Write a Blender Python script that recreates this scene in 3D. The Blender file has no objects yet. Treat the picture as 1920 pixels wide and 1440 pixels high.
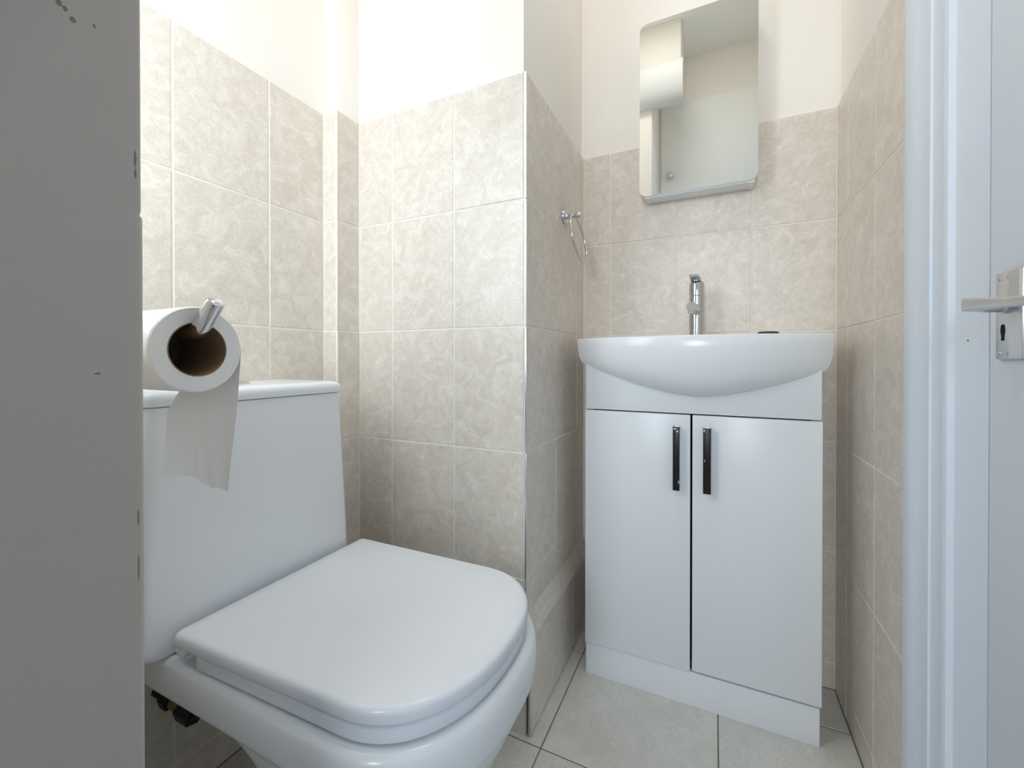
import bpy, bmesh, math, random
from mathutils import Vector, Matrix
random.seed(7)
PI = math.pi
scene = bpy.context.scene
COL = scene.collection

# ------------------------------------------------------------------ camera
CAM_H = 0.80163
cam_d = bpy.data.cameras.new('camera')
cam = bpy.data.objects.new('camera', cam_d)
COL.objects.link(cam)
cam_d.sensor_fit = 'HORIZONTAL'
cam_d.sensor_width = 36.0
cam_d.lens = 796.52 / 1920 * 36.0
cam_d.shift_y = -41.13 / 1920
cam_d.clip_start = 0.01
cam.location = (0, 0, CAM_H)
cam.rotation_euler = (PI / 2 - 0.0054, 0, 0.4447)
scene.camera = cam

# ------------------------------------------------------------------ light, exposure
world = bpy.data.worlds.new('world')
scene.world = world
world.use_nodes = True
bg = world.node_tree.nodes['Background']
bg.inputs['Color'].default_value = (0.72, 0.86, 1.0, 1)
bg.inputs['Strength'].default_value = 0.35

ld = bpy.data.lights.new('daylight', 'AREA')
ld.shape = 'RECTANGLE'
ld.size, ld.size_y = 0.34, 0.80
ld.energy = 4.6
ld.color = (0.86, 0.935, 1.0)
lo = bpy.data.objects.new('daylight', ld)
COL.objects.link(lo)
lo.location = (-0.68, 0.07, 1.30)
lo.rotation_euler = (math.radians(90), 0, 0)
lo.rotation_euler = Vector((0.6, 1, 0.0)).to_track_quat('-Z', 'Y').to_euler()

# unseen round fill light added under the ceiling, no fixture
ld = bpy.data.lights.new('ceiling_fill', 'AREA')
ld.shape = 'DISK'
ld.size = 0.26
ld.energy = 2.3
ld.color = (1.0, 0.98, 0.955)
lo = bpy.data.objects.new('ceiling_fill', ld)
COL.objects.link(lo)
lo.location = (-0.20, 0.66, 2.44)

# daylight of the hall behind the camera, far off, through the opening under the high cupboard
ld = bpy.data.lights.new('hall_daylight', 'AREA')
ld.shape = 'RECTANGLE'
ld.size, ld.size_y = 0.60, 0.90
ld.energy = 20.0
ld.color = (0.88, 0.945, 1.0)
lo = bpy.data.objects.new('hall_daylight', ld)
COL.objects.link(lo)
lo.location = (0.0, -2.6, 1.55)
lo.rotation_euler = Vector((0.0, 1, -0.2)).to_track_quat('-Z', 'Y').to_euler()

scene.view_settings.view_transform = 'Standard'
scene.view_settings.look = 'None'
scene.view_settings.gamma = 1.0
scene.view_settings.use_curve_mapping = False
scene.view_settings.exposure = 0.62
scene.cycles.use_denoising = True
scene.cycles.max_bounces = 16
scene.cycles.diffuse_bounces = 12
scene.cycles.glossy_bounces = 6
scene.cycles.transparent_max_bounces = 8
scene.cycles.sample_clamp_indirect = 8.0
scene.cycles.caustics_reflective = False
scene.cycles.caustics_refractive = False

# ------------------------------------------------------------------ materials
def srgb(r, g, b):
    f = lambda c: c / 12.92 if c <= 0.04045 else ((c + 0.055) / 1.055) ** 2.4
    return (f(r / 255), f(g / 255), f(b / 255), 1)

def mat(name, col, rough=0.5, metal=0.0, coat=0.0, bump=0.0, bump_scale=200.0, var=0.0, var_scale=6.0, ior=1.45):
    m = bpy.data.materials.new(name)
    m.use_nodes = True
    nt = m.node_tree
    p = nt.nodes['Principled BSDF']
    p.inputs['Base Color'].default_value = col
    p.inputs['Roughness'].default_value = rough
    p.inputs['Metallic'].default_value = metal
    p.inputs['IOR'].default_value = ior
    p.inputs['Coat Weight'].default_value = coat
    p.inputs['Coat Roughness'].default_value = 0.05
    tc = nt.nodes.new('ShaderNodeTexCoord')
    if bump:
        n = nt.nodes.new('ShaderNodeTexNoise')
        n.inputs['Scale'].default_value = bump_scale
        n.inputs['Detail'].default_value = 4
        b = nt.nodes.new('ShaderNodeBump')
        b.inputs['Strength'].default_value = bump
        b.inputs['Distance'].default_value = 0.002
        nt.links.new(tc.outputs['Object'], n.inputs['Vector'])
        nt.links.new(n.outputs['Fac'], b.inputs['Height'])
        nt.links.new(b.outputs['Normal'], p.inputs['Normal'])
    if var:
        n = nt.nodes.new('ShaderNodeTexNoise')
        n.inputs['Scale'].default_value = var_scale
        n.inputs['Detail'].default_value = 5
        r = nt.nodes.new('ShaderNodeValToRGB')
        r.color_ramp.elements[0].position = 0.3
        r.color_ramp.elements[1].position = 0.7
        r.color_ramp.elements[0].color = tuple(c * (1 - var) for c in col[:3]) + (1,)
        r.color_ramp.elements[1].color = tuple(min(1, c * (1 + var)) for c in col[:3]) + (1,)
        nt.links.new(tc.outputs['Object'], n.inputs['Vector'])
        nt.links.new(n.outputs['Fac'], r.inputs['Fac'])
        nt.links.new(r.outputs['Color'], p.inputs['Base Color'])
    return m

def tile_mat(name, dark, mid, light, rough, s1, s2, bump, speck=None):
    """mottled stone-effect ceramic; every tile object shifts the pattern by its own random number"""
    m = bpy.data.materials.new(name)
    m.use_nodes = True
    nt = m.node_tree
    N, L = nt.nodes, nt.links
    p = N['Principled BSDF']
    tc = N.new('ShaderNodeTexCoord')
    oi = N.new('ShaderNodeObjectInfo')
    mul = N.new('ShaderNodeMath'); mul.operation = 'MULTIPLY'; mul.inputs[1].default_value = 37.0
    L.new(oi.outputs['Random'], mul.inputs[0])
    add = N.new('ShaderNodeVectorMath'); add.operation = 'ADD'
    L.new(tc.outputs['Object'], add.inputs[0])
    L.new(mul.outputs[0], add.inputs[1])
    def noise(scale, detail, dist, rough_=0.55):
        n = N.new('ShaderNodeTexNoise')
        n.inputs['Scale'].default_value = scale
        n.inputs['Detail'].default_value = detail
        n.inputs['Roughness'].default_value = rough_
        n.inputs['Distortion'].default_value = dist
        L.new(add.outputs[0], n.inputs['Vector'])
        return n
    n1 = noise(s1, 5, 1.2)
    n2 = noise(s2, 6, 2.5, 0.65)
    mx = N.new('ShaderNodeMix'); mx.data_type = 'FLOAT'
    mx.inputs[0].default_value = 0.55
    L.new(n1.outputs['Fac'], mx.inputs[2])
    L.new(n2.outputs['Fac'], mx.inputs[3])
    r = N.new('ShaderNodeValToRGB')
    e = r.color_ramp.elements
    e[0].position, e[0].color = 0.33, dark
    e[1].position, e[1].color = 0.66, light
    k = e.new(0.5); k.color = mid
    L.new(mx.outputs[0], r.inputs['Fac'])
    out = r.outputs['Color']
    if speck:
        n3 = noise(420, 2, 0)
        r3 = N.new('ShaderNodeValToRGB')
        r3.color_ramp.elements[0].position = 0.30
        r3.color_ramp.elements[0].color = speck
        r3.color_ramp.elements[1].position = 0.42
        r3.color_ramp.elements[1].color = (1, 1, 1, 1)
        L.new(n3.outputs['Fac'], r3.inputs['Fac'])
        m3 = N.new('ShaderNodeMix'); m3.data_type = 'RGBA'; m3.blend_type = 'MULTIPLY'
        m3.inputs[0].default_value = 1
        L.new(out, m3.inputs[6]); L.new(r3.outputs['Color'], m3.inputs[7])
        out = m3.outputs[2]
    L.new(out, p.inputs['Base Color'])
    p.inputs['Roughness'].default_value = rough
    b = N.new('ShaderNodeBump')
    b.inputs['Strength'].default_value = bump
    b.inputs['Distance'].default_value = 0.0015
    L.new(n2.outputs['Fac'], b.inputs['Height'])
    L.new(b.outputs['Normal'], p.inputs['Normal'])
    return m

M = {}
M['plaster'] = mat('cream emulsion', srgb(238, 233, 226), 0.75, bump=0.08, bump_scale=160)
M['ceiling'] = mat('ceiling paint', srgb(238, 239, 236), 0.8)
M['tile'] = tile_mat('stone effect wall tile', srgb(204, 193, 180), srgb(218, 209, 198), srgb(236, 230, 222), 0.30, 28, 120, 0.2)
M['grout'] = mat('pale grout', srgb(234, 228, 218), 0.85, bump=0.2, bump_scale=300)
M['floor_tile'] = tile_mat('speckled grey floor tile', srgb(196, 195, 188), srgb(206, 205, 199), srgb(217, 216, 210), 0.45, 14, 60, 0.1, speck=(0.72, 0.71, 0.69, 1))
M['grout_and_shade'] = mat('dark floor joint and shade line', srgb(120, 116, 106), 0.9)
M['trim_white'] = mat('white pvc edge', srgb(236, 234, 230), 0.35)
M['gloss'] = mat('white gloss paint', srgb(226, 236, 249), 0.40, bump=0.10, bump_scale=60)
M['ceramic'] = mat('white glazed ceramic', srgb(231, 234, 237), 0.20)
M['seat'] = mat('white seat plastic', srgb(231, 235, 241), 0.22)
M['vanity'] = mat('white foil panel', srgb(229, 232, 236), 0.30)
M['inside'] = mat('shaded carcass interior', srgb(70, 68, 66), 0.7)  # white panels made dark: shade behind the door gap put into the colour
M['chrome'] = mat('chrome', (0.66, 0.67, 0.69, 1), 0.08, metal=1.0)
M['satin'] = mat('satin aluminium', (0.66, 0.67, 0.69, 1), 0.30, metal=1.0, bump=0.05, bump_scale=400)
M['black'] = mat('black lacquer', srgb(14, 14, 15), 0.35)
M['black_hole'] = mat('dark void', srgb(10, 10, 10), 0.9)
M['mirror'] = mat('mirror silver', (0.90, 0.92, 0.91, 1), 0.0, metal=1.0)
M['mirror_edge'] = mat('ground glass edge', srgb(226, 234, 232), 0.15)
M['matt_white'] = mat('matt white paint', srgb(214, 215, 213), 0.8)
M['paper'] = mat('tissue paper', srgb(240, 238, 235), 0.95, bump=0.35, bump_scale=260)
M['card'] = mat('brown card core', srgb(150, 118, 88), 0.9, bump=0.1)
M['rubber'] = mat('black plastic fitting', srgb(26, 22, 20), 0.5)
M['brass'] = mat('tarnished brass', (0.30, 0.20, 0.10, 1), 0.4, metal=1.0)
M['plug'] = mat('dark grey rubber', srgb(62, 64, 66), 0.6)
M['pipe'] = mat('white ribbed plastic', srgb(196, 194, 188), 0.4)

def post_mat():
    m = mat('scuffed shaded wall paint', srgb(182, 175, 168), 0.7, bump=0.12, bump_scale=140)  # greyer than the plaster: shade beside the camera put into the paint colour
    nt = m.node_tree; N, L = nt.nodes, nt.links
    p = N['Principled BSDF']
    geo = N.new('ShaderNodeNewGeometry')
    out = None
    # chips in the paint: (y, z, half height, half width)
    for (y, z, hz, hy) in CHIPS:
        sub = N.new('ShaderNodeVectorMath'); sub.operation = 'SUBTRACT'
        sub.inputs[1].default_value = (-0.4676, y, z)
        L.new(geo.outputs['Position'], sub.inputs[0])
        sc = N.new('ShaderNodeVectorMath'); sc.operation = 'MULTIPLY'
        sc.inputs[1].default_value = (20, 1 / hy, 1 / hz)
        L.new(sub.outputs[0], sc.inputs[0])
        ln = N.new('ShaderNodeVectorMath'); ln.operation = 'LENGTH'
        L.new(sc.outputs[0], ln.inputs[0])
        nz = N.new('ShaderNodeTexNoise'); nz.inputs['Scale'].default_value = 700
        L.new(geo.outputs['Position'], nz.inputs['Vector'])
        ad = N.new('ShaderNodeMath'); ad.operation = 'ADD'
        L.new(ln.outputs['Value'], ad.inputs[0]); L.new(nz.outputs['Fac'], ad.inputs[1])
        lt = N.new('ShaderNodeMath'); lt.operation = 'LESS_THAN'; lt.inputs[1].default_value = 1.25
        L.new(ad.outputs[0], lt.inputs[0])
        if out is None:
            out = lt.outputs[0]
        else:
            mx = N.new('ShaderNodeMath'); mx.operation = 'MAXIMUM'
            L.new(out, mx.inputs[0]); L.new(lt.outputs[0], mx.inputs[1])
            out = mx.outputs[0]
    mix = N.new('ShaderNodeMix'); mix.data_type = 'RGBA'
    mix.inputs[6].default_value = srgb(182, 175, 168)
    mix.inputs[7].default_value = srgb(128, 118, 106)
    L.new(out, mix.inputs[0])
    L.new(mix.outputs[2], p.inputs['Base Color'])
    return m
CHIPS = [(0.150, 1.083, .0035, .0025), (0.1535, 1.081, .003, .002), (0.158, 1.0755, .003, .0025), (0.171, 1.0795, .002, .0015),
         (0.1985, 0.981, .010, .0014), (0.1985, 0.968, .006, .0012), (0.1995, 0.660, .010, .0010), (0.1995, 0.615, .016, .0009), (0.172, 0.79, .0012, .003)]
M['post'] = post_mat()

def pane_mat():
    m = bpy.data.materials.new('window pane')
    m.use_nodes = True
    nt = m.node_tree
    for n in list(nt.nodes):
        nt.nodes.remove(n)
    o = nt.nodes.new('ShaderNodeOutputMaterial')
    t = nt.nodes.new('ShaderNodeBsdfTransparent')
    t.inputs['Color'].default_value = (0.96, 0.98, 0.98, 1)
    g = nt.nodes.new('ShaderNodeBsdfGlossy'); g.inputs['Roughness'].default_value = 0.05
    mx = nt.nodes.new('ShaderNodeMixShader'); mx.inputs[0].default_value = 0.06
    nt.links.new(t.outputs[0], mx.inputs[1]); nt.links.new(g.outputs[0], mx.inputs[2])
    nt.links.new(mx.outputs[0], o.inputs[0])
    return m
M['pane'] = pane_mat()

# ------------------------------------------------------------------ helpers
def link(name, bm, m, parent=None, smooth=None, kind=None, label=None):
    """one bmesh in world coordinates becomes ONE mesh object"""
    bmesh.ops.recalc_face_normals(bm, faces=bm.faces)
    me = bpy.data.meshes.new(name)
    off = Vector((0, 0, 0))
    q = parent
    while q is not None:
        off += Vector(q.location); q = q.parent
    if off.length > 0:
        bmesh.ops.translate(bm, verts=bm.verts, vec=-off)
    bm.to_mesh(me); bm.free()
    if isinstance(m, str): m = M[m]
    me.materials.append(m)
    if smooth is not None:
        me.polygons.foreach_set('use_smooth', [True] * len(me.polygons))
        me.set_sharp_from_angle(angle=math.radians(smooth))
    o = bpy.data.objects.new(name, me)
    COL.objects.link(o)
    if parent is not None: o.parent = parent
    if kind: o['kind'] = kind
    if label: o['label'] = label
    return o

def tag(o, label, cat, group=None):
    o['label'] = label; o['category'] = cat
    if group: o['group'] = group
    return o

def thing(name, label, cat, loc, group=None):
    o = bpy.data.objects.new(name, None)
    o.empty_display_size = 0.05
    COL.objects.link(o)
    o.location = loc
    return tag(o, label, cat, group)

def box_bm(x0, x1, y0, y1, z0, z1, bev=0.0, seg=2, bm=None):
    own = bm is None
    b = bmesh.new()
    vs = [b.verts.new((x, y, z)) for x in (x0, x1) for y in (y0, y1) for z in (z0, z1)]
    for f in ((0, 1, 3, 2), (4, 6, 7, 5), (0, 4, 5, 1), (2, 3, 7, 6), (0, 2, 6, 4), (1, 5, 7, 3)):
        b.faces.new([vs[i] for i in f])
    bmesh.ops.recalc_face_normals(b, faces=b.faces)
    if bev:
        bmesh.ops.bevel(b, geom=list(b.edges), offset=bev, segments=seg, profile=0.5, affect='EDGES', clamp_overlap=True)
    return b

def box(name, x0, x1, y0, y1, z0, z1, m, parent=None, bev=0.0, seg=2, kind=None, label=None):
    return link(name, box_bm(x0, x1, y0, y1, z0, z1, bev, seg), m, parent, 40 if bev else None, kind, label)

def loft_bm(rings, cap0=True, cap1=True, closed=True):
    b = bmesh.new()
    R = [[b.verts.new(p) for p in r] for r in rings]
    n = len(R[0])
    for a, c in zip(R[:-1], R[1:]):
        for i in range(n if closed else n - 1):
            j = (i + 1) % n
            b.faces.new((a[i], a[j], c[j], c[i]))
    if cap0: b.faces.new(list(reversed(R[0])))
    if cap1: b.faces.new(R[-1])
    return b

def circle(c, ax, r, n=32):
    """ring of n points about the axis ax"""
    ax = Vector(ax).normalized()
    u = ax.orthogonal().normalized(); v = ax.cross(u)
    return [Vector(c) + r * (math.cos(2 * PI * k / n) * u + math.sin(2 * PI * k / n) * v) for k in range(n)]

def rod_bm(profile, p0, ax, n=32):
    """lathe: profile = [(distance along axis, radius)]"""
    ax = Vector(ax).normalized(); p0 = Vector(p0)
    return loft_bm([circle(p0 + ax * d, ax, max(r, 1e-5), n) for d, r in profile])

def tube_bm(pts, r, n=20, closed=False):
    P = [Vector(p) for p in pts]
    rings = []
    m = len(P)
    prev = None
    for i in range(m):
        a = P[(i - 1) % m] if (closed or i > 0) else P[i]
        c = P[(i + 1) % m] if (closed or i < m - 1) else P[i]
        t = (c - a).normalized()
        if prev is None:
            u = t.orthogonal().normalized()
        else:
            u = (prev - t * prev.dot(t)).normalized()
        prev = u
        v = t.cross(u)
        rr = r[i] if isinstance(r, (list, tuple)) else r
        rings.append([P[i] + rr * (math.cos(2 * PI * k / n) * u + math.sin(2 * PI * k / n) * v) for k in range(n)])
    if closed:
        rings.append(rings[0])
        b = loft_bm(rings, False, False)
        bmesh.ops.remove_doubles(b, verts=b.verts, dist=1e-6)
        return b
    return loft_bm(rings)

# tiles: one shared mesh per size, local x = along, y = up, z = out of the wall
_tiles = {}
TH = 0.007
ROT = {'-Y': Matrix(((1, 0, 0), (0, 0, -1), (0, 1, 0))),
       '+X': Matrix(((0, 0, 1), (1, 0, 0), (0, 1, 0))),
       '-X': Matrix(((0, 0, -1), (-1, 0, 0), (0, 1, 0))),
       '+Z': Matrix(((1, 0, 0), (0, 1, 0), (0, 0, 1)))}
def tile(parent, face, plane, a0, a1, b0, b1, m='tile', joint=0.003, name='tile', bev=0.0012):
    """one tile whose outer face lies in the plane; a along the wall, b up"""
    w, h = a1 - a0 - joint, b1 - b0 - joint
    if w < 0.004 or h < 0.004: return None
    key = (round(w, 4), round(h, 4), m, name)
    me = _tiles.get(key)
    if me is None:
        b = box_bm(-w / 2, w / 2, -h / 2, h / 2, -TH, 0, bev, 1)
        me = bpy.data.meshes.new(name); b.to_mesh(me); b.free()
        me.materials.append(M[m])
        _tiles[key] = me
    o = bpy.data.objects.new(name, me)
    COL.objects.link(o)
    a, c = (a0 + a1) / 2, (b0 + b1) / 2
    d = random.uniform(-0.0003, 0.0003)
    if face == '-Y': loc = (a, plane + d, c)
    elif face == '+X': loc = (plane + d, a, c)
    elif face == '-X': loc = (plane + d, a, c)
    else: loc = (a, c, plane + d * 0.3)
    off = Vector((0, 0, 0))
    q = parent
    while q is not None:
        off += Vector(q.location); q = q.parent
    o.matrix_local = Matrix.Translation(Vector(loc) - off) @ ROT[face].to_4x4()
    o.parent = parent
    return o

def tile_wall(parent, face, plane, cols, rows, **kw):
    for a0, a1 in zip(cols[:-1], cols[1:]):
        for b0, b1 in zip(rows[:-1], rows[1:]):
            tile(parent, face, plane, a0, a1, b0, b1, **kw)

# ------------------------------------------------------------------ the room
XL, XR, YB, YC, YP, XP, XC = -0.8805, 0.2662, 1.2642, 0.8260, 0.7543, -0.8331, -0.3605
YN, YR = 0.205, -0.10            # face of the wall with the window; wall behind the camera
CZ = 2.45
TOP = 1.4133
ROWS = [0.0, 0.0633, 0.3333, 0.6033, 0.8733, 1.1433, TOP]
G = 0.0011                       # the grout lies this far behind the tile faces
PL = 0.009                       # the plaster lies this far behind the tile faces
XCAP = -0.3505                   # face of the low boxed ledge

def struct(name, *a, **k):
    k['kind'] = 'structure'
    return box(name, *a, **k)

floor = struct('floor', XL - .1, XR + .1, YR - 1.0, YB + .1, -0.08, -0.0010, 'grout_and_shade')
FXC = [XL, -0.653, -0.322, 0.009, XR]
FYR = [YR, 0.1845, 0.499, 0.8135, 1.128, YB]
for a0, a1 in zip(FXC[:-1], FXC[1:]):
    for b0, b1 in zip(FYR[:-1], FYR[1:]):
        if a1 < -0.4 and b0 > 0.8: continue
        if a1 < -0.6 and b1 < 0.2: continue
        if a0 == XL and b0 == 0.1845: b0 = YN
        tile(floor, '+Z', 0.0, a0, a1, b0, b1, m='floor_tile', joint=0.0028, bev=0.0008)
ceiling = struct('ceiling', XL - .1, XR + .1, YR - .1, YB + .1, CZ, CZ + .05, 'ceiling')

wl = struct('wall_left', XL - .1, XL - PL, YR, YB + .1, 0, CZ, 'plaster')
box('grout', XL - PL - .001, XL - G, YN, YP + .02, 0, TOP - .001, 'grout', wl)
tile_wall(wl, '+X', XL, [YN, 0.2458, 0.4284, 0.6120, YP], ROWS)

# the pipe boxing in the far left corner
t1 = struct('trim_1', XL - PL, XP - PL, YP + PL, YC + .03, 0, CZ, 'plaster', bev=0.002)
box('grout', XL - G, XP - G, YP + G, YC + .02, 0, TOP - .001, 'grout', t1)
tile_wall(t1, '-Y', YP, [XL + .0005, XP - .005], ROWS, joint=0.0026)
tile_wall(t1, '+X', XP, [YP + .001, YC - .0005], ROWS, joint=0.0026)
for b0, b1 in zip(ROWS[1:-1], ROWS[2:]):
    box('edge_trim', XP - .0044, XP + .0006, YP - .0006, YP + .004, b0 + .0012, b1 - .0012, 'grout', t1, bev=0.0015)

# the chimney breast that stands forward beside the basin
wc = struct('wall_chimney', XL + .02, XC - PL, YC + PL, YB + .05, 0, CZ, 'plaster', bev=0.003)
box('grout', XP - .01, XC - G, YC + G, YB + .01, 0, TOP - .001, 'grout', wc)
tile_wall(wc, '-Y', YC, [XP + .0005, -0.7240, -0.5422, XC - .0045], ROWS)
SIDE = [0.256] + ROWS[2:]
tile_wall(wc, '+X', XC, [YC + .002, 1.0125, 1.1950, YB - .0005], SIDE)
for b0, b1 in zip([0.0] + ROWS[2:-1], ROWS[2:]):
    box('edge_trim', XC - .0030, XC + .0012, YC - .0012, YC + .0030, b0 + .0012, b1 - .0012, 'trim_white' if b0 > .7 else 'satin', wc, bev=0.0010)

# low boxed ledge along the foot of the chimney breast
t2 = struct('trim_2', XC - .03, XCAP - G, YC + .006, YB - .001, 0, 0.2055, 'grout_and_shade')  # dark backing: shadow line under the cap tiles put into its colour
tile_wall(t2, '+X', XCAP, [YC + .002, 1.1270, YB - .0005], [0.0, 0.2045])
box('edge_trim', XCAP - .0035, XCAP + .0006, YC - .0005, YC + .0045, 0.0005, 0.2065, 'satin', t2, bev=0.0012)
for y0, y1 in ((YC + .001, 1.030), (1.032, 1.150), (1.152, YB - .001)):
    b = bmesh.new()
    prof = [(XC - .004, 0.2060), (XCAP + .0040, 0.2070), (XCAP + .0040, 0.2100), (XC + .0005, 0.2585), (XC - .004, 0.2585)]
    b = loft_bm([[Vector((x, y, z)) for x, z in prof] for y in (y0, y1)])
    link('cap_tile', b, 'tile', t2)

wb = struct('wall_back', XC - .03, XR + .1, YB + PL, YB + .1, 0, CZ, 'plaster')
box('grout', XC - .02, XR + .01, YB + G, YB + PL + .001, 0, TOP - .001, 'grout', wb)
tile_wall(wb, '-Y', YB, [XC + .0005, -0.2786, -0.0955, 0.0868, XR - .0005], ROWS)

YJ = 0.8300                      # far edge of the door frame
wr = struct('wall_right', XR + PL, XR + .1, 0.70, YB + .1, 0, CZ, 'plaster')
box('grout', XR + G, XR + PL + .001, YJ - .03, YB + .01, 0, TOP - .001, 'grout', wr)
tile_wall(wr, '-X', XR, [YJ - .004, 0.9920, 1.1697, YB - .0005], ROWS)
struct('wall_right', XR + PL, XR + .1, YR - .1, 0.70, 2.02, CZ, 'plaster')

# wall with the window, seen edge on at the left: its end carries the camera-side face
XE = -0.4676
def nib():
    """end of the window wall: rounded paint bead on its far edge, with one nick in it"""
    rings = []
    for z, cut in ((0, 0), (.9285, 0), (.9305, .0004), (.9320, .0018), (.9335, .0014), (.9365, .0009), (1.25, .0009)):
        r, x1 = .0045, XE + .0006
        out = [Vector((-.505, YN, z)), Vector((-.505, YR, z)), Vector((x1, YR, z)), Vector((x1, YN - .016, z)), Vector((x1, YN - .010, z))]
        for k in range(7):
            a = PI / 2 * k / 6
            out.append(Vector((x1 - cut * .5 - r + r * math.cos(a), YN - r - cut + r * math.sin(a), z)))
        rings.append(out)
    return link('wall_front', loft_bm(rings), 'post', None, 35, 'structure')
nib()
struct('wall_front', -0.505, -0.283, YR, YN, 1.25, 2.24, 'plaster', bev=0.003)
struct('wall_front', -0.505, -0.149, YR, YN, 2.24, CZ, 'plaster', bev=0.003)
WX0, WX1, WZ0, WZ1 = -0.862, -0.512, 0.88, 1.74
struct('wall_front', XL - PL, -0.505, YN - .1, YN, 0, WZ0, 'plaster')
struct('wall_front', XL - PL, -0.505, YN - .1, YN, WZ1, CZ, 'plaster')
struct('wall_front', XL - PL, WX0, YN - .1, YN, WZ0, WZ1, 'plaster')
# window
w1 = bpy.data.objects.new('window_1', None); COL.objects.link(w1)
w1.location = ((WX0 + WX1) / 2, YN - .04, WZ0); w1['kind'] = 'structure'
for x0, x1, z0, z1 in ((WX0, WX0 + .03, WZ0, WZ1), (WX1 - .03, WX1, WZ0, WZ1), (WX0 + .03, WX1 - .03, WZ0, WZ0 + .03), (WX0 + .03, WX1 - .03, WZ1 - .03, WZ1)):
    box('window_frame', x0, x1, YN - .06, YN - .015, z0, z1, 'trim_white', w1, bev=0.003)
box('pane', WX0 + .029, WX1 - .029, YN - .042, YN - .038, WZ0 + .029, WZ1 - .029, 'pane', w1)
# wall behind the camera with the high cupboard, known from the mirror
struct('wall_rear', -0.505, XR + .1, YR - .1, YR, 1.70, CZ, 'plaster')
struct('wall_rear', -0.505, -0.300, YR - .1, YR, 0, 1.70, 'plaster')
d2 = bpy.data.objects.new('door_2', None); COL.objects.link(d2)
d2.location = (0, YR, 1.705); d2['kind'] = 'structure'
box('door_panel', -0.2695, XR + .005, YR + .0005, YR + .012, 1.705, 2.203, 'ceiling', d2, bev=0.002)
kn = link('knob', rod_bm([(0, .006), (.012, .006), (.014, .012), (.020, .0155), (.027, .014), (.031, .008), (.0315, 0)], (-0.2226, YR + .012, 1.812), (0, 1, 0), 24), 'satin', d2, 40)
# white rounded bulkhead under the downstand, seen in the mirror
def bulk():
    prof = []
    for k in range(17):
        a = PI / 2 - PI * k / 16
        prof.append((YN + .018 + .055 * math.cos(a), 2.140 + .100 * math.sin(a)))
    prof = [(YN - .004, 2.240)] + prof + [(YN - .004, 2.040)]
    b = loft_bm([[Vector((x, y, z)) for y, z in prof] for x in (-0.348, -0.345, -0.141, -0.137)])
    return link('trim_3', b, 'matt_white', None, 35, 'structure')
bulk()

# ------------------------------------------------------------------ door frame and door on the right
def frame_profile():
    # (y, depth out of the wall): moulded architrave, inner bead, lining
    P = [(YJ + .001, -.004), (YJ + .001, .0105), (YJ - .002, .0120), (.8060, .0128), (.7860, .0134), (.7820, .0122), (.7600, .0116),
         (.7400, .0120), (.7385, .0148), (.7360, .0150), (.7340, .0126), (.7090, .0120), (.7040, .0138), (.6990, .0142), (.6930, .0132), (.6900, .0100), (.6880, .0080), (.6855, .0075),
         (.6195, .0075), (.6195, -.004)]
    return P
b = loft_bm([[Vector((XR + .002 - d, y, z)) for y, d in frame_profile()] for z in (0.0, 2.10)])
link('trim_4', b, 'gloss', None, 25, 'structure')
struct('trim_5', XR + .0012, XR + .1, .6200, .72, 0, 2.02, 'gloss')
d1 = bpy.data.objects.new('door_1', None); COL.objects.link(d1)
d1.location = (XR, .25, 0.003); d1['kind'] = 'structure'
DX = XR - .0055
box('door_panel', DX, DX + .038, YR + .001, .6185, 0.003, 2.015, 'gloss', d1, bev=0.0015)
# lever handle on its back plate
ZP0, ZP1 = 0.8020, 0.8880
pl = bpy.data.objects.new('handle_plate', None)
hp = box('handle_plate', DX - .0042, DX - .0002, .5570, .5985, ZP0, ZP1, 'satin', d1, bev=0.0012)
YS, ZS = .5770, .8545
for (sy, sz) in ((.5935, ZP0 + .006), (.5795, ZP0 + .006), (.5935, ZP1 - .006), (.5795, ZP1 - .006)):
    link('screw', rod_bm([(0, .0016), (.0006, .0016), (.0009, .0008)], (DX - .0040, sy, sz), (-1, 0, 0), 12), 'chrome', hp, 40)
# bevelled half of the plate
prof = [(.5755, .0040), (.5740, .0056), (.5595, .0053), (.5573, .0040)]
b = loft_bm([[Vector((DX - d, y, z)) for y, d in prof] for z in (ZP0 + .0015, ZP1 - .0015)])
link('plate_ridge', b, 'satin', hp)
kh = [(0, .0075), (.0032, .0068), (.0050, .0035), (.0048, -.0005), (.0030, -.0045), (.0032, -.0085), (-.0032, -.0085), (-.0030, -.0045), (-.0048, -.0005), (-.0050, .0035), (-.0032, .0068)]
b = loft_bm([[Vector((DX - d, .5862 + a * .62, .8290 + c)) for a, c in kh] for d in (.0035, .0046)])
link('keyhole', b, 'black_hole', hp)
def rrect(c, u, v, hu, hv, r=0.003, n=4):
    out = []
    for sx, sy, a0 in ((1, 1, 0), (-1, 1, 90), (-1, -1, 180), (1, -1, 270)):
        for k in range(n + 1):
            a = math.radians(a0 + 90 * k / n)
            out.append(Vector(c) + Vector(u) * (sx * (hu - r) + r * math.cos(a)) + Vector(v) * (sy * (hv - r) + r * math.sin(a)))
    return out
link('boss', rod_bm([(0, .0085), (.004, .0085), (.0055, .0070), (.018, .0066)], (DX - .0042, YS, ZS), (-1, 0, 0), 24), 'satin', hp, 40)
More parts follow.
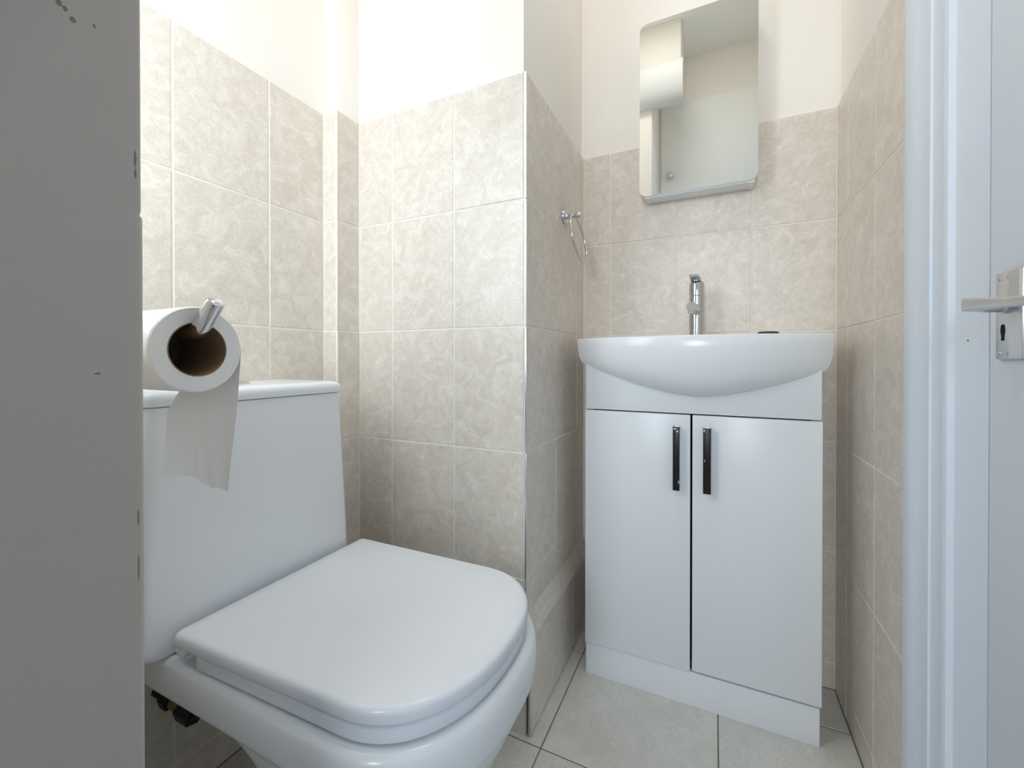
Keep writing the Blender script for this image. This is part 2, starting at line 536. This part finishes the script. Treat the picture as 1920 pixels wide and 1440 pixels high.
# lever: neck out of the plate, an elbow, then back towards the hinge side
pts = [((DX - 0.0120, 0.5785, ZS), (0, 1, 0)), ((DX - 0.0290, 0.5785, ZS + .001), (0, 1, 0)), ((DX - 0.0330, 0.5780, ZS + .0015), (.35, 1, 0)), ((DX - 0.0360, 0.5725, ZS + .0015), (1, .55, 0)), ((DX - 0.0360, 0.5595, ZS + .0005), (1, .1, 0)),
       ((DX - 0.0350, 0.5345, ZS - .0015), (1, 0, 0)), ((DX - 0.0340, 0.5045, ZS - .0040), (1, 0, 0)), ((DX - 0.0340, 0.4795, ZS - .0055), (1, 0, 0)), ((DX - 0.0345, 0.4735, ZS - .0058), (1, 0, 0))]
hw = [.0070, .0072, .0072, .0055, .0046, .0043, .0042, .0041, .0030]
hh = [.0058, .0060, .0064, .0066, .0060, .0050, .0043, .0040, .0030]
b = loft_bm([rrect(p, Vector(u).normalized(), (0, 0, 1), a, c, 0.0022) for (p, u), a, c in zip(pts, hw, hh)])
link('lever', b, 'satin', hp, 45)
# nail hole in the lining
link('nail_hole', rod_bm([(0, .0009), (.0006, .0009)], (XR - .0054, .6600, .8235), (-1, 0, 0), 10), 'black_hole', bpy.data.objects['trim_4'])

# ------------------------------------------------------------------ vanity unit
VX0, VX1 = -0.2955, 0.1990
van = thing('vanity_unit', 'white two-door vanity cabinet with black bar handles standing under the basin', 'cabinet', ((VX0 + VX1) / 2, 1.16, 0))
box('side_panel', VX0, VX0 + .016, 1.0735, YB - .002, 0.0, .800, 'vanity', van, bev=0.001)
box('side_panel', VX1 - .016, VX1, 1.0735, YB - .002, 0.0, .800, 'vanity', van, bev=0.001)
box('base_panel', VX0 + .016, VX1 - .016, 1.076, YB - .004, .083, .099, 'inside', van)
box('back_panel', VX0 + .016, VX1 - .016, YB - .012, YB - .004, .099, .79, 'inside', van)
box('fascia', VX0, VX1, 1.0570, 1.0735, .6775, .815, 'vanity', van, bev=0.001)
box('plinth', VX0 - .0005, VX1 - .001, 1.0615, 1.0775, 0.0, .0795, 'vanity', van, bev=0.001)
def handle(door, xc, z0, z1, hwid):
    h = box('handle', xc - hwid, xc + hwid, 1.0340, 1.0395, z0, z1, 'black', door, bev=0.0008, label='black bar handle with chipped silver ends')
    for zz in (z0 + .004, z1 - .006):
        box('handle_foot', xc - hwid * .8, xc + hwid * .8, 1.0380, 1.0555, zz - .003, zz + .006, 'satin', h, bev=0.0008)
    box('end_cap', xc - hwid - .0006, xc + hwid + .0012, 1.0336, 1.0400, z1 - .0008, z1 + .0022, 'satin', h, bev=0.0006)
    return h
dl = box('door', VX0 - .001, -.0497, 1.0555, 1.0715, .0835, .6745, 'vanity', van, bev=0.0012)
dr = box('door', -.0452, VX1 + .0015, 1.0555, 1.0715, .0870, .6745, 'vanity', van, bev=0.0012)
h1 = handle(dl, -.0785, .5030, .6490, .0072)
h2 = handle(dr, -.0145, .5035, .6500, .0080)
for h, lst in ((h1, [(-.0815, .6440, .004, .003), (-.0760, .6385, .0035, .003), (-.0730, .523, .002, .005)]), (h2, [(-.0200, .6440, .002, .005), (-.0195, .577, .0012, .004)])):
    for (cx, cz, a, c) in lst:
        k = [(1.0, .1), (.5, .8), (-.1, 1.0), (-.8, .5), (-.9, -.3), (-.2, -1.0), (.6, -.7)]
        link('chip', loft_bm([[Vector((cx + a * u * .8, y, cz + c * w * .8)) for u, w in k] for y in (1.0341, 1.0336)]), 'satin', h)

# ------------------------------------------------------------------ basin
BX0, BX1 = -0.3185, 0.2205
BCX, BHW = (BX0 + BX1) / 2, (BX1 - BX0) / 2
RIM = 0.8555
def basin():
    NB = 96
    yb = YB - .0035
    def yf(t):
        return 1.060 - .076 * max(0.0, 1 - abs(t) ** 2.0) ** 0.9
    outline = []
    # front from left to right, then back
    for k in range(NB):
        t = -math.cos(PI * k / (NB - 1))
        tt = max(-1, min(1, t))
        x = BCX + BHW * tt
        outline.append((x, yf(tt), tt, 1.0))
    nb = 30
    side = [(BX1, 1.060 + (yb - 1.060) * k / 8, 1.0, 1 - k / 8) for k in range(1, 9)]
    back = [(BX1 + (BX0 - BX1) * k / nb, yb, 1 - 2 * k / nb, 0.0) for k in range(1, nb)]
    side2 = [(BX0, yb + (1.060 - yb) * k / 8, -1.0, k / 8) for k in range(0, 8)]
    outline += side + back + side2
    def zb(t):
        return .717 + .066 * abs(t - .07) ** 1.55
    rings = []
    # bowl floor up to rim, over the rim and down the apron
    def bowl(f, z):
        r = []
        for (x, y, t, w) in outline:
            a = math.atan2((y - 1.145) / .105, (x - BCX) / BHW)
            r.append(Vector((BCX + .215 * f * math.cos(a), 1.105 + .088 * f * math.sin(a), z)))
        return r
    rings.append(bowl(.10, .775)); rings.append(bowl(.55, .778)); rings.append(bowl(.82, .793)); rings.append(bowl(.96, .825)); rings.append(bowl(1.0, .848)); rings.append(bowl(1.03, .8530))
    def inset(d, z):
        r = []
        for (x, y, t, w) in outline:
            xx = BCX + (x - BCX) * (1 - d / BHW)
            yc = 1.16
            yy = yc + (y - yc) * (1 - d / .12)
            r.append(Vector((xx, yy, z)))
        return r
    rings.append(inset(.008, RIM - .0012)); rings.append(inset(.004, RIM)); rings.append(inset(.0012, RIM - .0012)); rings.append(inset(0, RIM - .004))
    for q in (.12, .25, .38, .5, .6, .7, .78, .85, .91, .96, 1.0):
        s, c = math.sin(q * PI / 2), 1 - math.cos(q * PI / 2)
        r = []
        for (x, y, t, w) in outline:
            e = abs(t) ** 14
            z0 = RIM - .004
            z = z0 - (z0 - zb(t)) * s
            xb = BCX + (x - BCX) * .93
            ybase = max(y, 1.066) if w > 0 else y
            cc = c ** 1.35
            r.append(Vector((x + (xb - x) * c, y + (ybase - y) * cc, z)))
        rings.append(r)
    b = loft_bm(rings, True, True)
    return link('basin', b, 'ceramic', None, 50)
ba = basin()
tag(ba, 'white ceramic basin with bowed apron front resting on the vanity cabinet', 'basin')

# tap
tp = thing('basin_tap', 'chrome single-lever mixer tap standing on the back of the white basin', 'tap', (-.0445, 1.200, RIM - .0035))
TX, TY = -.0415, 1.200
link('tap_body', rod_bm([(0, .0215), (.003, .0215), (.005, .0185), (.1125, .0185), (.1135, .0176)], (TX, TY, RIM - .0035), (0, 0, 1), 40), 'chrome', tp, 40)
link('tap_head', rod_bm([(0, .0176), (.001, .0185), (.030, .0185), (.034, .0172), (.036, .010), (.0362, 0)], (TX, TY, .9668), (0, 0, 1), 40), 'chrome', tp, 40)
sp = link('spout', tube_bm([(TX, TY - .005, .9290), (TX - .003, TY - .06, .9290), (TX - .007, TY - .102, .9280), (TX - .0085, TY - .116, .9262), (TX - .009, TY - .122, .9235)], [.0122, .0120, .0118, .0114, .0098], 28), 'chrome', tp, 40)
link('aerator', rod_bm([(0, .0086), (.006, .0086), (.0065, .0070)], (TX - .0075, TY - .106, .9185), (0, -.12, -1), 24), 'satin', sp, 40)
lv = loft_bm([rrect((TX + dx, TY - d, z), (1, 0, 0), (0, .25, 1), hx, hz, .0016) for d, z, hx, hz, dx in ((-.012, 1.0030, .0110, .0040, 0), (.010, 1.0060, .0125, .0050, -.001), (.034, 1.0100, .0120, .0042, -.004), (.048, 1.0120, .0105, .0032, -.006))])
link('lever', lv, 'chrome', tp, 45)

pg = link('sink_plug', rod_bm([(0, .021), (.009, .023), (.0155, .022), (.0170, .019), (.0172, 0)], (.117, 1.192, RIM - .0032), (0, 0, 1), 32), 'plug', None, 40)
tag(pg, 'small dark grey plug lying on the back rim of the basin, right of the tap', 'plug')

# ------------------------------------------------------------------ mirror cabinet
MX0, MX1, MZ0, MZ1, MY = -0.1875, 0.0965, 1.2465, 1.716, 1.2050
mc = thing('mirror_cabinet', 'shallow white wall cabinet with a round-cornered mirror door above the basin', 'cabinet', ((MX0 + MX1) / 2, 1.24, MZ0))
def panel(x0, x1, z0, z1, r, y0, y1, n=10, bev=0.0):
    def ring(y, d):
        out = []
        for cx, cz, a0 in ((x1 - r, z1 - r, 0), (x0 + r, z1 - r, 90), (x0 + r, z0 + r, 180), (x1 - r, z0 + r, 270)):
            for k in range(n + 1):
                a = math.radians(a0 + 90 * k / n)
                out.append(Vector((cx + (r - d) * math.cos(a), y, cz + (r - d) * math.sin(a))))
        return out
    if bev:
        return loft_bm([ring(y0, bev), ring(y0 + bev * .6, 0), ring(y1, 0)])
    return loft_bm([ring(y0, 0), ring(y1, 0)])
box('cabinet_body', MX0 + .013, MX1 - .006, MY + .0060, YB - .0015, MZ0 - .003, MZ1 - .010, 'vanity', mc, bev=0.0025)
md = link('mirror_door', panel(MX0, MX1, MZ0, MZ1, .020, MY + .0012, MY + .0055), 'mirror_edge', mc, 40, label='pale edge of the mirror door')
link('mirror_glass', panel(MX0 + .0012, MX1 - .0012, MZ0 + .0012, MZ1 - .0012, .019, MY, MY + .0012), 'mirror', md)
for x in (MX0 + .016, MX1 - .020):
    box('end_panel', x, x + .011, MY + .0065, YB - .002, MZ0 - .0042, MZ0 + .01, 'vanity', mc, bev=0.001)

# ------------------------------------------------------------------ towel ring
tr = thing('towel_ring', 'chrome towel ring hanging from a round rose on the tiled side wall', 'towel ring', (XC, 1.075, 1.120))
link('wall_rose', rod_bm([(0.0004, .0185), (.004, .0185), (.0065, .0170), (.0075, .0100), (.0078, .0065)], (XC, 1.075, 1.1785), (1, 0, 0), 32), 'chrome', tr, 40)
link('post', rod_bm([(0, .0062), (.024, .0062), (.026, .0072), (.038, .0072), (.040, .0060), (.0405, 0)], (XC + .0070, 1.075, 1.1785), (1, 0, 0), 24), 'chrome', tr, 40)
rp = [(XC + .0290 + .011 * (1 - math.cos(2 * PI * k / 64)), 1.077 + .0625 * math.sin(2 * PI * k / 64), 1.1180 + .0605 * math.cos(2 * PI * k / 64)) for k in range(64)]
link('ring', tube_bm(rp, .0031, 12, True), 'chrome', tr, 60)

# ------------------------------------------------------------------ toilet
TYC = 0.5125
toi = thing('toilet', 'white close-coupled toilet with closed square lid beside the tiled corner', 'toilet', (-0.45, TYC, 0))
def dshape(xb, xf, hw, xs, n=2.8, hb=None, rb=0.01, N=28):
    """plan outline: squared back at xb, sides to xs, superelliptic nose at xf; counter-clockwise"""
    hb = hw if hb is None else hb
    pts = []
    for k in range(-N, N + 1):
        a = k / N * PI / 2
        ca, sa = math.cos(a), math.sin(a)
        x = xs + (xf - xs) * (abs(ca) ** (2 / n))
        y = hw * math.copysign(abs(sa) ** (2 / n), sa)
        pts.append((x, y))
    for k in range(1, 10):
        f = k / 10
        pts.append((xs + (xb + rb - xs) * f, hw + (hb - hw) * f))
    for k in range(0, 5):
        a = PI / 2 + PI / 2 * k / 4
        pts.append((xb + rb + rb * math.cos(a), hb - rb + rb * math.sin(a)))
    for k in range(0, 5):
        a = PI + PI / 2 * k / 4
        pts.append((xb + rb + rb * math.cos(a), -hb + rb + rb * math.sin(a)))
    for k in range(1, 10):
        f = 1 - k / 10
        pts.append((xs + (xb + rb - xs) * f, -(hw + (hb - hw) * f)))
    return pts
def at(pts, z, dz=0.0):
    return [Vector((x, TYC - .004 + .029 * (x + .68) + y, z)) for x, y in pts]

# pan
rings = []
for (z, xb, xf, hw, xs, n, hb, rb) in [
        (.3720, -.868, -.262, .160, -.385, 2.3, .155, .02),
        (.3755, -.872, -.252, .172, -.385, 2.3, .166, .02),
        (.3735, -.875, -.244, .181, -.385, 2.3, .173, .02),
        (.3670, -.876, -.239, .1855, -.385, 2.3, .176, .02),
        (.3500, -.876, -.236, .1865, -.385, 2.3, .177, .02),
        (.3300, -.876, -.237, .1860, -.385, 2.3, .177, .02),
        (.3240, -.875, -.238, .1855, -.385, 2.3, .175, .02),
        (.3200, -.865, -.239, .1850, -.385, 2.3, .170, .02),
        (.3185, -.720, -.240, .1845, -.385, 2.3, .170, .03),
        (.3150, -.600, -.242, .1835, -.385, 2.3, .173, .03),
        (.3050, -.575, -.246, .1815, -.386, 2.3, .172, .03),
        (.2900, -.557, -.253, .1780, -.388, 2.3, .169, .03),
        (.2650, -.540, -.265, .1720, -.392, 2.3, .163, .03),
        (.2200, -.522, -.288, .1600, -.398, 2.25, .150, .03),
        (.1600, -.510, -.312, .1480, -.405, 2.2, .138, .03),
        (.1000, -.505, -.328, .1390, -.410, 2.2, .130, .03),
        (.0400, -.505, -.336, .1350, -.412, 2.2, .127, .03),
        (.0005, -.505, -.337, .1340, -.412, 2.2, .126, .03)]:
    rings.append(at(dshape(xb, xf, hw, xs, n, hb, rb), z))
pan = link('pan', loft_bm(rings), 'ceramic', toi, 50)

# seat ring
def ringseat():
    o = dshape(-.642, -.2545, .1712, -.385, 2.3, .1727, .006)
    i = dshape(-.600, -.320, .105, -.420, 2.4, .105, .03)
    prof = [(o, .3785, 0), (o, .3800, .0012), (o, .3945, .0012), (o, .3963, -.001), (i, .3963, 0), (i, .3785, 0)]
    rr = []
    for pts, z, g in prof:
        rr.append([Vector((x + (g if x > -.4 else 0), TYC - .004 + .029 * (x + .68) + y * (1 + g / .17), z)) for x, y in pts])
    rr.append(rr[0])
    b = loft_bm(rr, False, False)
    bmesh.ops.remove_doubles(b, verts=b.verts, dist=1e-6)
    return b
link('seat', ringseat(), 'seat', toi, 50)
for s in (-1, 1):
    box('seat_buffer', -.36, -.34, TYC + s * .14 - .008, TYC + s * .14 + .008, .3745, .3788, 'seat', toi, bev=0.001)
# lid with rounded upper edge and the rolled hinge lip along its back
rings = []
def lid_ring(g, z):
    return at(dshape(-.684 - g * .4, -.250 + g, .1745 + g, -.385, 2.3, .1790 + g, .008), z)
for g, z in ((-.005, .4012), (-.0008, .4016), (0, .4030), (0, .4120), (-.0007, .4150), (-.0024, .4175), (-.0050, .4190), (-.0085, .4197), (-.05, .4203)):
    rings.append(lid_ring(g, z))
lid = link('lid', loft_bm(rings), 'seat', toi, 50)
lip = [(-.6845, .4100), (-.6845, .3960), (-.6800, .3880), (-.6730, .3845), (-.6660, .3860), (-.6605, .3930), (-.6560, .3985), (-.6500, .4020), (-.6480, .4100)]
b = loft_bm([[Vector((x + dx, y, z)) for x, z in lip] for y, dx in ((TYC - .1785, 0), (TYC + .1785, 0))])
link('hinge_lip', b, 'seat', lid, 50)

# cistern, a little wider at its foot
def cistern():
    rings = []
    def rr(z, y0, y1, x1, r):
        pts = [(-.8790, y0), ]
        out = [Vector((-.8795, y1, z)), Vector((-.8795, y0, z))]
        for cx, cy, a0 in ((x1 - r, y0 + r, -90), (x1 - r, y1 - r, 0)):
            for k in range(9):
                a = math.radians(a0 + 90 * k / 8)
                out.append(Vector((cx + r * math.cos(a), cy + r * math.sin(a), z)))
        return out
    for z, ins in ((.3775, .024), (.3790, .016), (.3840, .008), (.3920, .002), (.4020, 0)):
        rings.append(rr(z, .2915 + ins, .6690 - ins, -.6985 - ins * .25, .020))
    for f in (.3, .6, .9):
        z = .402 + (.733 - .402) * f
        rings.append(rr(z, .2915 + .0165 * f, .6690 - .0225 * f, -.6985 - .0015 * f, .018))
    rings.append(rr(.7340, .3080, .6465, -.7000, .016))
    return loft_bm(rings)
cis = link('cistern', cistern(), 'ceramic', toi, 50)
def clid():
    prof_pts = []
    def rr(z, y0, y1, x1, r):
        out = [Vector((-.8795, y1, z)), Vector((-.8795, y0, z))]
        for cx, cy, a0 in ((x1 - r, y0 + r, -90), (x1 - r, y1 - r, 0)):
            for k in range(9):
                a = math.radians(a0 + 90 * k / 8)
                out.append(Vector((cx + r * math.cos(a), cy + r * math.sin(a), z)))
        return out
    return loft_bm([rr(.7350, .3075, .6470, -.6995, .016), rr(.7362, .3055, .6490, -.6975, .018), rr(.7440, .3050, .6495, -.6965, .018), rr(.7500, .3055, .6490, -.6975, .018),
                    rr(.7545, .3080, .6465, -.7005, .018), rr(.7570, .3130, .6415, -.7065, .016), rr(.7578, .3200, .6345, -.714, .014)])
cl = link('cistern_lid', clid(), 'ceramic', toi, 50)
link('flush_button', rod_bm([(0, .024), (.003, .024), (.0045, .022), (.0048, .020), (.0040, .019), (.0040, 0)], (-.785, .478, .7572), (0, 0, 1), 32), 'chrome', cl, 40)

# ribbed waste connector behind the foot of the pan
prof = []
for k in range(26):
    prof += [(k * .0130, .055), (k * .0130 + .006, .055), (k * .0130 + .0075, .051), (k * .0130 + .0115, .051)]
prof = [(d, r) for d, r in prof if d < .345]
wp = link('waste_pipe', rod_bm(prof, (-.8798, TYC, .165), (1, 0, 0), 28), 'pipe', None, 30)
tag(wp, 'white ribbed waste pipe running from behind the toilet foot to the wall', 'pipe')

# isolating valve on the water pipe below the cistern
vl = thing('pipe_valve', 'black water pipe valve with brass nuts in the shade under the toilet', 'valve', (-.80, .400, .220))
link('pipe', rod_bm([(0, .0075), (.030, .0075)], (-.8798, .400, .222), (1, 0, 0), 20), 'rubber', vl, 40)
link('nut', rod_bm([(0, .013), (.002, .0145), (.020, .0145), (.022, .013)], (-.850, .400, .222), (1, 0, 0), 6), 'rubber', vl)
link('valve_body', rod_bm([(0, .009), (.012, .0105), (.026, .0105), (.030, .009)], (-.830, .400, .222), (1, 0, 0), 20), 'brass', vl, 40)
link('nut', rod_bm([(0, .014), (.002, .0160), (.034, .0160), (.037, .014)], (-.800, .400, .221), (1, 0, 0), 6), 'rubber', vl)
link('riser', tube_bm([(-.770, .400, .221), (-.758, .401, .226), (-.752, .402, .240), (-.751, .403, .3172)], .0075, 16), 'rubber', vl, 60)

# ------------------------------------------------------------------ toilet roll on its holder
RXF, RY, RZ, RR, RC = -.5620, .3000, .8140, .0515, .0315
hold = thing('toilet_roll_holder', 'chrome toilet roll holder with an upturned end, carrying the roll', 'holder', (-.690, YN, RZ))
link('wall_rose', rod_bm([(.0004, .020), (.006, .020), (.009, .017), (.010, .012)], (-.690, YN, RZ + .012), (0, 1, 0), 32), 'chrome', hold, 40)
RZR = RZ + RC - .0105
pts = [(-.690, YN + .009, RZR), (-.690, RY - .022, RZR), (-.686, RY - .008, RZR), (-.674, RY, RZR), (-.655, RY, RZR), (-.600, RY, RZR), (-.570, RY, RZR), (-.561, RY, RZR + .0025), (-.5535, RY, RZR + .008), (-.5460, RY, RZR + .0155), (-.5290, RY, RZR + .0325), (-.5262, RY, RZR + .0353), (-.5255, RY, RZR + .0360)]
link('rod', tube_bm(pts, [.0100] * 11 + [.0092, .0075], 28), 'chrome', hold, 45)
link('core_shade_disc', rod_bm([(0, .038), (.0015, .040), (.0045, .040), (.005, .039)], (-.6675, RY, RZ + .003), (1, 0, 0), 36), 'satin', hold, 40)  # disc added to close the far end and keep the core dark
roll = thing('toilet_roll', 'white toilet roll with a hanging sheet on the chrome holder', 'toilet roll', (RXF - .05, RY, RZ))
def rollbody():
    prof = [(RC + .0012, 0), (RR - .0015, 0), (RR, -.0015), (RR, -.0985), (RR - .0015, -.100), (RC + .0012, -.100)]
    n = 72
    rings = []
    for r, d in prof + [prof[0]]:
        rings.append([Vector((RXF + d, RY + r * math.cos(2 * PI * k / n), RZ + r * math.sin(2 * PI * k / n))) for k in range(n)])
    b = loft_bm(rings, False, False)
    bmesh.ops.remove_doubles(b, verts=b.verts, dist=1e-6)
    return b
link('paper', rollbody(), 'paper', roll, 40)
def core():
    prof = [(RC + .0011, .0003), (RC, .0003), (RC, -.1003), (RC + .0011, -.1003)]
    n = 48
    rings = [[Vector((RXF + d, RY + r * math.cos(2 * PI * k / n), RZ + r * math.sin(2 * PI * k / n))) for k in range(n)] for r, d in prof + [prof[0]]]
    b = loft_bm(rings, False, False)
    bmesh.ops.remove_doubles(b, verts=b.verts, dist=1e-6)
    return b
link('core', core(), 'card', roll, 40)
def sheet():
    b = bmesh.new()
    NU, NV = 36, 48
    grid = []
    for j in range(NV + 1):
        v = j / NV
        row = []
        for i in range(NU + 1):
            u = i / NU            # 0 at the open end of the roll, 1 at its wall end
            zr = RZ - (RZ - .6180) * v
            xr = RXF - .0015 - .024 * v ** 1.3
            yr = RY + RR + .0008 - .006 * v
            zl = RZ - (RZ - .6560) * v
            xl = RXF - .098 + .030 * min(1, v * 1.1) 
            yl = RY + RR + .0008 - .040 * min(1.0, max(0.0, (v - .12) / .4)) ** 0.8
            s = u
            x = xr + (xl - xr) * s
            y = yr + (yl - yr) * (s ** 1.6)
            z = zr + (zl - zr) * (s ** .9)
            # crease and soft billow, ragged torn edge
            amp = max(0.0, v - .15)
            y += amp * (.004 * math.sin(u * 7.0 + 1.0) + .002 * math.sin(u * 17 + v * 6))
            if u > .72:
                y -= amp * .026 * (u - .72) / .28
            if j == NV:
                z += .0025 * math.sin(u * 11) + .0012 * math.sin(u * 31)
            row.append(b.verts.new((x, y, z)))
        grid.append(row)
    for j in range(NV):
        for i in range(NU):
            b.faces.new((grid[j][i], grid[j][i + 1], grid[j + 1][i + 1], grid[j + 1][i]))
    bmesh.ops.recalc_face_normals(b, faces=b.faces)
    bmesh.ops.solidify(b, geom=list(b.faces), thickness=0.0004)
    return b
link('hanging_sheet', sheet(), 'paper', roll, 60)
